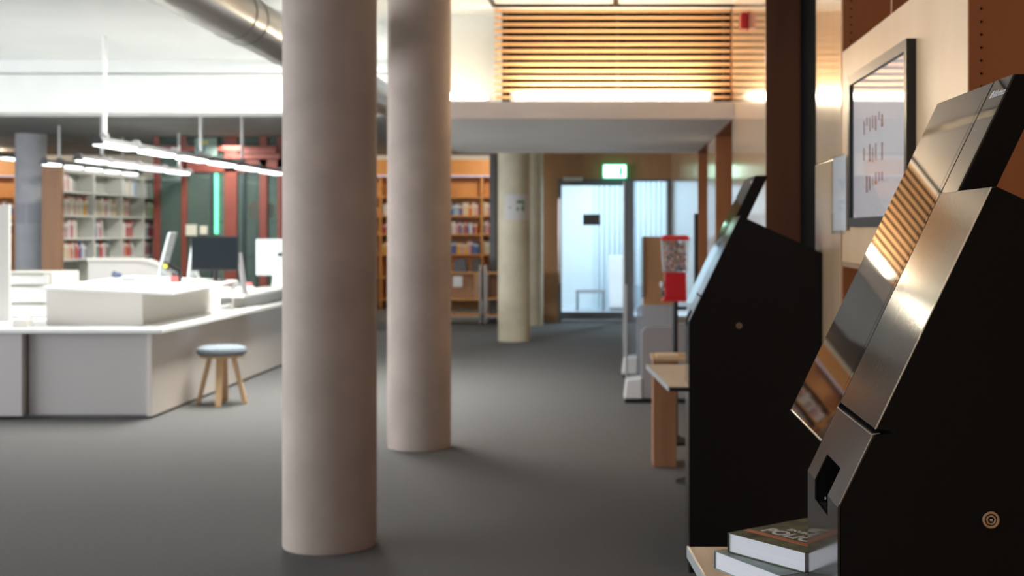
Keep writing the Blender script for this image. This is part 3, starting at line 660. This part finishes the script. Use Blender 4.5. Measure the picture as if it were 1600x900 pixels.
# partition with curved end, drawer cabinet, white panel
pts = [(-5.85, 0), (-5.85, 1.165), (-5.30, 1.165)]
for i in range(1, 13):
    a = i/12*math.pi/2.1; pts.append((-5.30+.36*math.sin(a), 1.165-.22*(1-math.cos(a))))
pts += [(-4.93, .92), (-4.93, 0)]
pts = [(x, max(z, .7205) if z == 0 else z) for x, z in pts]
t = thing('curved_partition', (-5.4, 14.05, .72), 'cream desk partition with a curved top behind the raised counter', 'partition')
MB().prism(pts, 'y', 14.9, 14.95).build('panel', CREAMG, t)
rim = MB()
e = pts[1:-2]
for (x0_, z0_), (x1_, z1_) in zip(e, e[1:]): rim.prism([(x0_, z0_), (x1_, z1_), (x1_, z1_+.03), (x0_, z0_+.03)], 'y', 14.86, 14.97)
rim.build('top_rim', CREAM, t)
t = thing('drawer_cabinet', (-5.25, 12.1, .72), 'white drawer cabinet with grey grip slots left of the raised counter', 'cabinet')
MB().box(-5.60, -5.03, 12.0, 12.6, .7215, 1.125).build('body', CREAM, t, bevel=.003)
for z0_, z1_ in ((1.02, 1.115), (.86, 1.01), (.73, .85)):
    dr = MB().box(-5.45, -5.06, 11.985, 11.999, z0_, z1_-.012).build('drawer', WHITEP, t, bevel=.002)
    sub(MB().box(-5.44, -5.10, 11.978, 11.999, z1_-.012, z1_-.002).build('grip', mat('grip_green', (.22, .26, .18), .5), t), dr)
tag(MB().box(-5.62, -5.19, 11.5, 11.54, .7215, 1.72).build('screen_panel', CREAMG, bevel=.004), 'tall white screen panel at the left edge of the desk', 'panel')

# office chairs behind the desk
def chair(x, y, ang, label, seatz=.5, m=CHAIRG):
    t = thing('office_chair', (0, 0, 0), label, 'chair'); t['org'] = (0, 0, 0)
    MB().box(-.23, .23, -.22, .22, seatz-.06, seatz).build('seat', m, t, bevel=.03, seg=3)
    MB().prism([(.20, seatz+.02), (.25, seatz+.02), (.34, seatz+.62), (.30, seatz+.62)], 'x', -.21, .21).build('backrest', m, t, bevel=.015, seg=3)
    MB().tube((0, 0, .12), (0, 0, seatz-.06), .028, n=12).build('gas_column', BLACK, t)
    for k in range(5):
        a = k*2*math.pi/5
        lg = MB().tube((0, 0, .13), (.28*math.cos(a), .28*math.sin(a), .075), .02, .014, n=8).build('leg', BLACK, t)
        sub(MB().tube((.28*math.cos(a)-.01, .28*math.sin(a)-.015, .028), (.28*math.cos(a)-.01, .28*math.sin(a)+.015, .028), .028, n=12).build('caster', BLACK, t), lg)
    MB().box(-.02, .02, .0, .24, seatz-.09, seatz-.06).build('back_bracket', BLACK, t)
    t.location = (x, y, 0); t.rotation_euler = (0, 0, ang); return t
chair(-6.05, 17.75, R(60), 'grey office chair turned sideways in front of the white bookcase')
chair(-4.05, 20.5, R(-25), 'dark office chair in the gap between the two concrete columns', m=BLACK)
t = thing('computer_table', (-4.5, 21.8, 0), 'dark computer table seen between the two concrete columns', 'table')
MB().box(-5.05, -3.95, 21.5, 22.2, .70, .73).build('table_top', mat('table_dark', (.06, .055, .06), .4), t)
for xx, yy in ((-5.0, 21.55), (-4.0, 21.55), (-5.0, 22.15), (-4.0, 22.15)): MB().box(xx-.02, xx+.02, yy-.02, yy+.02, 0, .70).build('leg', BLACK, t)
t = thing('desktop_monitor', (-3.85, 21.8, .73), 'monitor with blue screen seen between the two concrete columns', 'monitor')
MB().box(-4.35, -3.98, 21.8, 21.83, 1.0, 1.30).build('case', BLACK, t); MB().box(-4.33, -4.0, 21.796, 21.8, 1.015, 1.285).build('screen', BLUE, t)
MB().box(-4.19, -4.14, 21.83, 21.85, .74, 1.1).build('stand_post', BLACK, t); MB().box(-4.26, -4.07, 21.75, 21.95, .731, .742).build('stand_foot', BLACK, t)

# ---- stool
t = thing('round_stool', (-3.405, 11.62, 0), 'round stool with grey cushion and light wooden legs beside the desk', 'stool')
MB().lathe([(.02, .425), (.18, .425), (.205, .437), (.213, .46), (.205, .485), (.16, .503), (.02, .508)], (-3.405, 11.62, 0), n=48).build('cushion', FABRIC, t, smooth=True)
MB().lathe([(.02, .408), (.185, .408), (.185, .425), (.02, .425)], (-3.405, 11.62, 0), n=40).build('seat_ring', BEECH, t, smooth=True)
for a in (R(-82), R(4), R(98), R(186)):
    c_, s_ = math.cos(a), math.sin(a); xc, yc = -3.405, 11.62
    lg = MB(); w0, w1, tk = .032, .026, .018
    tp = Vector((xc+.10*c_, yc+.10*s_, .408)); bt = Vector((xc+.20*c_, yc+.20*s_, 0)); wd = Vector((-s_, c_, 0)); rd = Vector((c_, s_, 0))
    q = [bt-wd*w1-rd*tk, bt+wd*w1-rd*tk, bt+wd*w1+rd*tk, bt-wd*w1+rd*tk, tp-wd*w0-rd*tk, tp+wd*w0-rd*tk, tp+wd*w0+rd*tk, tp-wd*w0+rd*tk]
    lg.add(q, [(3, 2, 1, 0), (4, 5, 6, 7), (0, 1, 5, 4), (1, 2, 6, 5), (2, 3, 7, 6), (3, 0, 4, 7)]).build('leg', BEECH, t, bevel=.006)

# ================================================================= BOOKCASES AND BOOKS
CN = [('red', (.50, .05, .05)), ('white', (.72, .70, .70)), ('blue', (.06, .16, .42)), ('cream', (.66, .58, .42)), ('yellow', (.70, .48, .05)), ('green', (.08, .26, .12)),
      ('black', (.03, .03, .035)), ('orange', (.66, .20, .04)), ('grey', (.30, .30, .32)), ('brown', (.20, .09, .05)), ('pale blue', (.35, .50, .66)), ('pink', (.62, .34, .38)), ('purple', (.18, .10, .28)), ('teal', (.03, .20, .24))]
PG = mat('small_pages', (.72, .68, .58), .8)
TMPL = {}
def template(cname, col):
    """unit book, spine towards -y: cover wraps the page block"""
    m = mat('binding_' + cname.replace(' ', '_'), col, .5)
    mb = MB(); mb.box(-.5, -.42, 0, 1, 0, 1, 0); mb.box(.42, .5, 0, 1, 0, 1, 0); mb.box(-.42, .42, 0, .06, 0, 1, 0); mb.box(-.42, .42, .06, .96, .015, .985, 1)
    mb.box(-.43, .43, -.004, .0, .70, .86, 2)
    o = mb.build('shelved_book', [m, PG, mat('spine_label', (.75, .74, .70), .7)]); return o
CD = dict(CN)
USED = set(); ORD = ['leftmost', 'second', 'third', 'fourth', 'fifth', 'sixth', 'seventh', 'eighth', 'ninth', 'tenth', 'eleventh', 'twelfth', 'thirteenth', 'fourteenth', 'fifteenth', 'sixteenth', 'seventeenth', 'eighteenth', 'nineteenth', 'twentieth', 'twenty-first', 'twenty-second', 'twenty-third', 'twenty-fourth', 'twenty-fifth', 'twenty-sixth', 'twenty-seventh', 'twenty-eighth', 'twenty-ninth', 'thirtieth']
def put_book(cname, pos, rz, w_, d_, h_, label, group, tilt=0):
    if cname not in TMPL: TMPL[cname] = template(cname, CD[cname])
    src = TMPL[cname]
    o = src if cname not in USED else src.copy()
    if cname in USED: COL.objects.link(o)
    USED.add(cname)
    o.location = pos; o.rotation_euler = (0, 0, rz); o.rotation_mode = 'XYZ'
    o.scale = (w_, d_, h_)
    tag(o, label, 'book', group)
def fill(rng, palette, length, place, fillfrac=1.0, wmin=.022, wmax=.048, hmin=.19, hmax=.265):
    """places books along a shelf from its left end as the viewer sees it"""
    s = .012; k = 0
    while s < length*fillfrac-.05:
        w_ = rng.uniform(wmin, wmax)
        if s+w_ > length-.01: break
        h_ = rng.uniform(hmin, hmax); c_ = rng.choice(palette)
        place(s+w_/2, w_, h_, c_, k); s += w_+.0015; k += 1
# white bookcase on the left: its front faces +x, bays run away from us
t = thing('white_bookcase', (-7.4, 20, 0), 'white steel bookcase full of books at the left with an orange end panel', 'bookcase')
YB = [17.50, 18.55, 19.60, 20.50, 21.35, 22.40]; RZ = [2.02, 1.705, 1.40, 1.12, .80]     # shelf boards (upper faces)
WSH = mat('white_shelf_steel', (.66, .67, .63), .45)
wsback = mat('shelf_back', (.40, .41, .38), .6)
MB().box(-7.43, -7.415, 17.5, 22.4, .05, 2.31).build('back_panel', wsback, t)
MB().box(-7.415, -7.20, 17.5, 22.4, 2.27, 2.31).build('top_board', WSH, t)
MB().box(-7.43, -7.20, 17.5, 22.4, 0, .06).build('plinth', WSH, t)
for y in YB: MB().box(-7.415, -7.195, y-.022, y+.022, .05, 2.30).build('upright', WSH, t)
MB().box(-7.44, -7.18, 17.42, 17.475, 0, 2.33).build('end_panel', mat('end_panel_wood', (.27, .12, .035), .45, wood=((5, 5, .8), (.33, .15, .05))), t)
for b in range(5):
    for z in RZ + [.45]: MB().box(-7.415, -7.20, YB[b]+.022, YB[b+1]-.022, z-.025, z).build('shelf', WSH, t)
rng = random.Random(11)
PALS = {0: ['white', 'pink', 'cream', 'cream', 'white', 'white', 'pale blue'], 1: ['cream', 'white', 'yellow', 'pink', 'cream', 'white', 'red', 'cream'], 2: ['pink', 'blue', 'red', 'cream', 'white', 'grey'], 3: ['grey', 'white', 'red', 'orange', 'pink', 'cream', 'blue', 'teal'], 4: ['grey', 'brown', 'black', 'white']}
FILLS = [[.45, .0, .85, .9, .5], [.95, .95, .5, .9, .5], [.55, .45, .65, .9, .5], [.9, .7, .75, .8, .5], [.0, .0, .0, .0, .0]]
BAYN = ['nearest', 'second', 'third', 'fourth', 'farthest']; ROWN = ['top', 'second', 'third', 'fourth', 'fifth']
for r_ in range(4):
    for b in range(5):
        fr_ = FILLS[r_][b]
        if fr_ <= 0: continue
        ya = YB[b]+.022; L = YB[b+1]-YB[b]-.044
        def place(s, w_, h_, c_, k, ya=ya, r_=r_, b=b):
            put_book(c_, (-7.24-rng.uniform(0, .02), ya+s, RZ[r_]+.001), R(90), w_, .13, h_*.98, '%s book, %s in the %s shelf row, %s bay of the white bookcase' % (c_, ORD[k].replace('leftmost', 'first'), ROWN[r_], BAYN[b]), 'books in the white bookcase')
        fill(rng, PALS[r_], L, place, fr_, .034, .062, .18, .25)
# lone display books
# orange wooden bookcases along the back wall
def orange_case(x0, x1, bays, label, books, rows=(1.785, 1.435, 1.055)):
    t = thing('wooden_bookcase', ((x0+x1)/2, 25.6, 0), label, 'bookcase')
    MB().box(x0, x1, 25.80, 25.83, 0, 2.84).build('back_panel', WOODO, t)
    MB().box(x0, x1, 25.49, 25.80, 2.53, 2.84).build('fascia', WOODO, t)
    MB().box(x0, x1, 25.47, 25.49, 2.515, 2.545).build('light_strip', mat('shelf_strip', (.5, .5, .62), .4, emit=(.55, .55, .8), es=.35), t)
    for x in bays: MB().box(x-.02, x+.02, 25.5, 25.80, 0, 2.53).build('upright', WOODO, t)
    for a, b in zip(bays, bays[1:]):
        for z in (2.15,)+tuple(rows)+(.62, .2): MB().box(a+.02, b-.02, 25.5, 25.80, z-.03, z).build('shelf', WOODO, t)
    return t
orange_case(-5.45, -1.60, (-5.43, -4.46, -3.50, -2.54, -1.62), 'orange wooden bookcase at the back wall between the columns', True)
orange_case(-13.0, -10.6, (-12.98, -12.2, -11.4, -10.62), 'orange wooden bookcase at the back wall far left', True)
PB = [['white', 'pale blue', 'cream', 'blue', 'grey', 'orange', 'pink', 'white', 'purple'], ['pink', 'red', 'orange', 'blue', 'purple', 'green', 'red', 'grey', 'white'], ['grey', 'orange', 'pink', 'blue', 'white', 'yellow', 'purple', 'cream']]
ROWB = ['upper', 'middle', 'lower']
for r_, z in enumerate((1.785, 1.435, 1.055)):
    for (a, b, nm) in ((-3.50, -2.54, 'middle bay'), (-2.54, -2.16, 'right bay'), (-4.46, -3.50, 'left bay')):
        def place(s, w_, h_, c_, k, a=a, r_=r_, z=z, nm=nm):
            put_book(c_, (a+.02+s, 25.53+rng.uniform(0, .02), z+.001), 0, w_, .17, h_, '%s book, %s in the %s row, %s of the orange bookcase' % (c_, ORD[k].replace('leftmost', 'first'), ROWB[r_], nm), 'books in the orange bookcase')
        fill(rng, PB[r_], b-a-.04, place, .98, .040, .070, .19, .25)
for r_, z in enumerate((1.785, 1.435)):
    def place(s, w_, h_, c_, k, r_=r_, z=z):
        put_book(c_, (-11.98+s+.18, 25.53, z+.001), 0, w_, .17, h_, '%s book, %s on the %s shelf of the far left bookcase' % (c_, ORD[k].replace('leftmost', 'first'), ['upper', 'lower'][r_]), 'books in the far left bookcase')
    fill(rng, ['green', 'white', 'red', 'brown', 'blue'], .38, place, 1.2, .034, .055)

# book trolleys
def trolley(x0, x1, label):
    t = thing('book_trolley', ((x0+x1)/2, 21.6, 0), label, 'trolley', None)
    for z, n_ in ((.835, 'top_shelf'), (.425, 'middle_shelf'), (.16, 'bottom_shelf')): MB().box(x0+.03, x1-.03, 21.45, 21.85, z-.03, z).build(n_, WOODO, t)
    MB().box(x0+.03, x1-.03, 21.83, 21.85, .425, .81).build('back_board', WOODB, t)
    MB().box(x1-.11, x1-.03, 21.46, 21.83, .425, .805).build('side_board', WOODB, t)
    MB().box(x0+.03, x1-.03, 21.45, 21.48, .10, .13).build('frame_rail', GREYM, t)
    for x in (x0+.015, x1-.015):
        for y in (21.47, 21.83):
            MB().tube((x, y, .08), (x, y, .95 if y < 21.6 else .85), .022, n=12).build('post', CHROME, t)
            MB().tube((x-.015, y, .041), (x+.015, y, .041), .041, n=16).build('caster', GREYM, t)
    MB().box((x0+x1)/2+.12, (x0+x1)/2+.27, 21.43, 21.435, .60, .77).build('label_card', PAPER, t)
    return t
trolley(-3.28, -2.15, 'wooden book trolley right behind the second concrete column')
trolley(-2.10, -1.30, 'wooden book trolley partly hidden by the pale column')
for i, (x, w_, c_) in enumerate(((-2.95, .18, 'brown'), (-2.6, .22, 'grey'), (-2.32, .16, 'brown'))):
    tag(MB().prism([(x, .8375), (x+w_, .8375), (x+w_*.9, 1.02+.02*i), (x+w_*.1, 1.03)], 'y', 21.50, 21.75).build('storage_basket', mat('basket_%s' % c_, (.14, .11, .09) if c_ == 'brown' else (.16, .155, .16), .8, noise=(30, .5)), bevel=.01),
        ('brown basket at the left of the trolley top', 'grey basket in the middle of the trolley top', 'brown basket next to the trolley\'s chrome post')[i], 'basket')

# ================================================================= LIFT SHAFT (red steel and green glass)
t = thing('lift_shaft', (-5.7, 21.5, 0), 'lift shaft of red steel posts and green glass behind the desk', 'lift shaft')
for x, w_ in ((-7.06, .045), (-6.64, .04), (-5.92, .095), (-5.42, .055), (-5.17, .03)):
    MB().box(x-w_, x+w_, 20.66, 20.76, 0, 2.945).build('post', REDS, t)
MB().box(-7.1, -5.14, 20.64, 20.70, 2.72, 2.80).build('cross_beam', REDS, t); MB().box(-6.64, -5.14, 20.66, 20.74, 2.60-.20, 2.60).build('cross_beam', REDS, t)
MB().box(-5.9, -5.15, 20.60, 20.70, 2.60, 2.67).build('cross_beam', REDS, t)
MB().box(-5.7, -5.2, 20.58, 20.66, 2.68, 2.78).build('beam_bracket', REDS, t)
MB().box(-7.06, -5.15, 20.70, 20.712, .05, 2.94).build('front_glass', GLASSG, t)
MB().box(-7.085, -7.073, 20.76, 23.4, .05, 2.94).build('side_glass', GLASSG, t)
for x in (-6.2, -5.72): MB().box(x-.02, x+.02, 20.64, 20.655, 0.1, 2.4).build('glazing_bar', mat('bar_dark', (.03, .05, .06), .4), t)
MB().box(-6.6, -5.15, 23.4, 23.5, 0, 2.945).build('rear_wall', mat('shaft_rear', (.14, .18, .17), .6, wood=((3.5, 3.5, .35), (.44, .50, .48))), t)
MB().box(-6.0, -5.9, 22.4, 22.5, 0, 2.94).build('guide_rail', mat('rail_dark', (.04, .05, .055), .5), t)
MB().box(-5.62, -5.50, 22.4, 22.5, 0, 2.94).build('guide_rail', REDS, t)
MB().box(-5.92, -5.58, 21.6, 22.0, 1.70, 1.95).build('motor', ORANGE, t, bevel=.04)
MB().tube((-5.75, 21.55, 1.83), (-5.75, 22.1, 1.83), .15, n=24).build('motor_drum', ORANGE, t)
for z in (1.05, 1.62, 2.1): MB().box(-6.6, -5.2, 22.0, 22.04, z, z+.03).build('shaft_rail', mat('rail_grey', (.20, .22, .22), .5), t)
tag(MB().box(-6.15, -6.10, 20.61, 20.638, 1.45, 2.37).build('led_strip', GREENLED), 'vertical green glowing light strip on the lift shaft glass', 'light strip')
t = thing('wall_poster', (-6.3, 20.6, 2.8), 'pale poster with a yellow spot behind the upper lift shaft glass', 'poster')
MB().box(-6.46, -6.12, 20.630, 20.637, 2.92-.28, 2.92).build('sheet', mat('poster_green', (.30, .42, .38), .6), t); MB().box(-6.34, -6.26, 20.624, 20.629, 2.83, 2.87).build('yellow_print', YELLOW, t); MB().box(-6.42, -6.30, 20.624, 20.629, 2.70, 2.79).build('teal_print', mat('teal_ink', (.04, .22, .24), .6), t)
for i, (x0_, x1_, z0_, z1_) in enumerate(((-6.60, -6.43, 1.42, 1.59), (-6.38, -6.27, 1.44, 1.57))):
    tag(MB().box(x0_, x1_, 20.628, 20.637, z0_, z1_).build('glass_notice', mat('notice_pale', (.85, .85, .72), .7)), ('larger pale notice on the lift shaft glass', 'smaller pale notice on the lift shaft glass')[i], 'notice')  # even pale paper colour
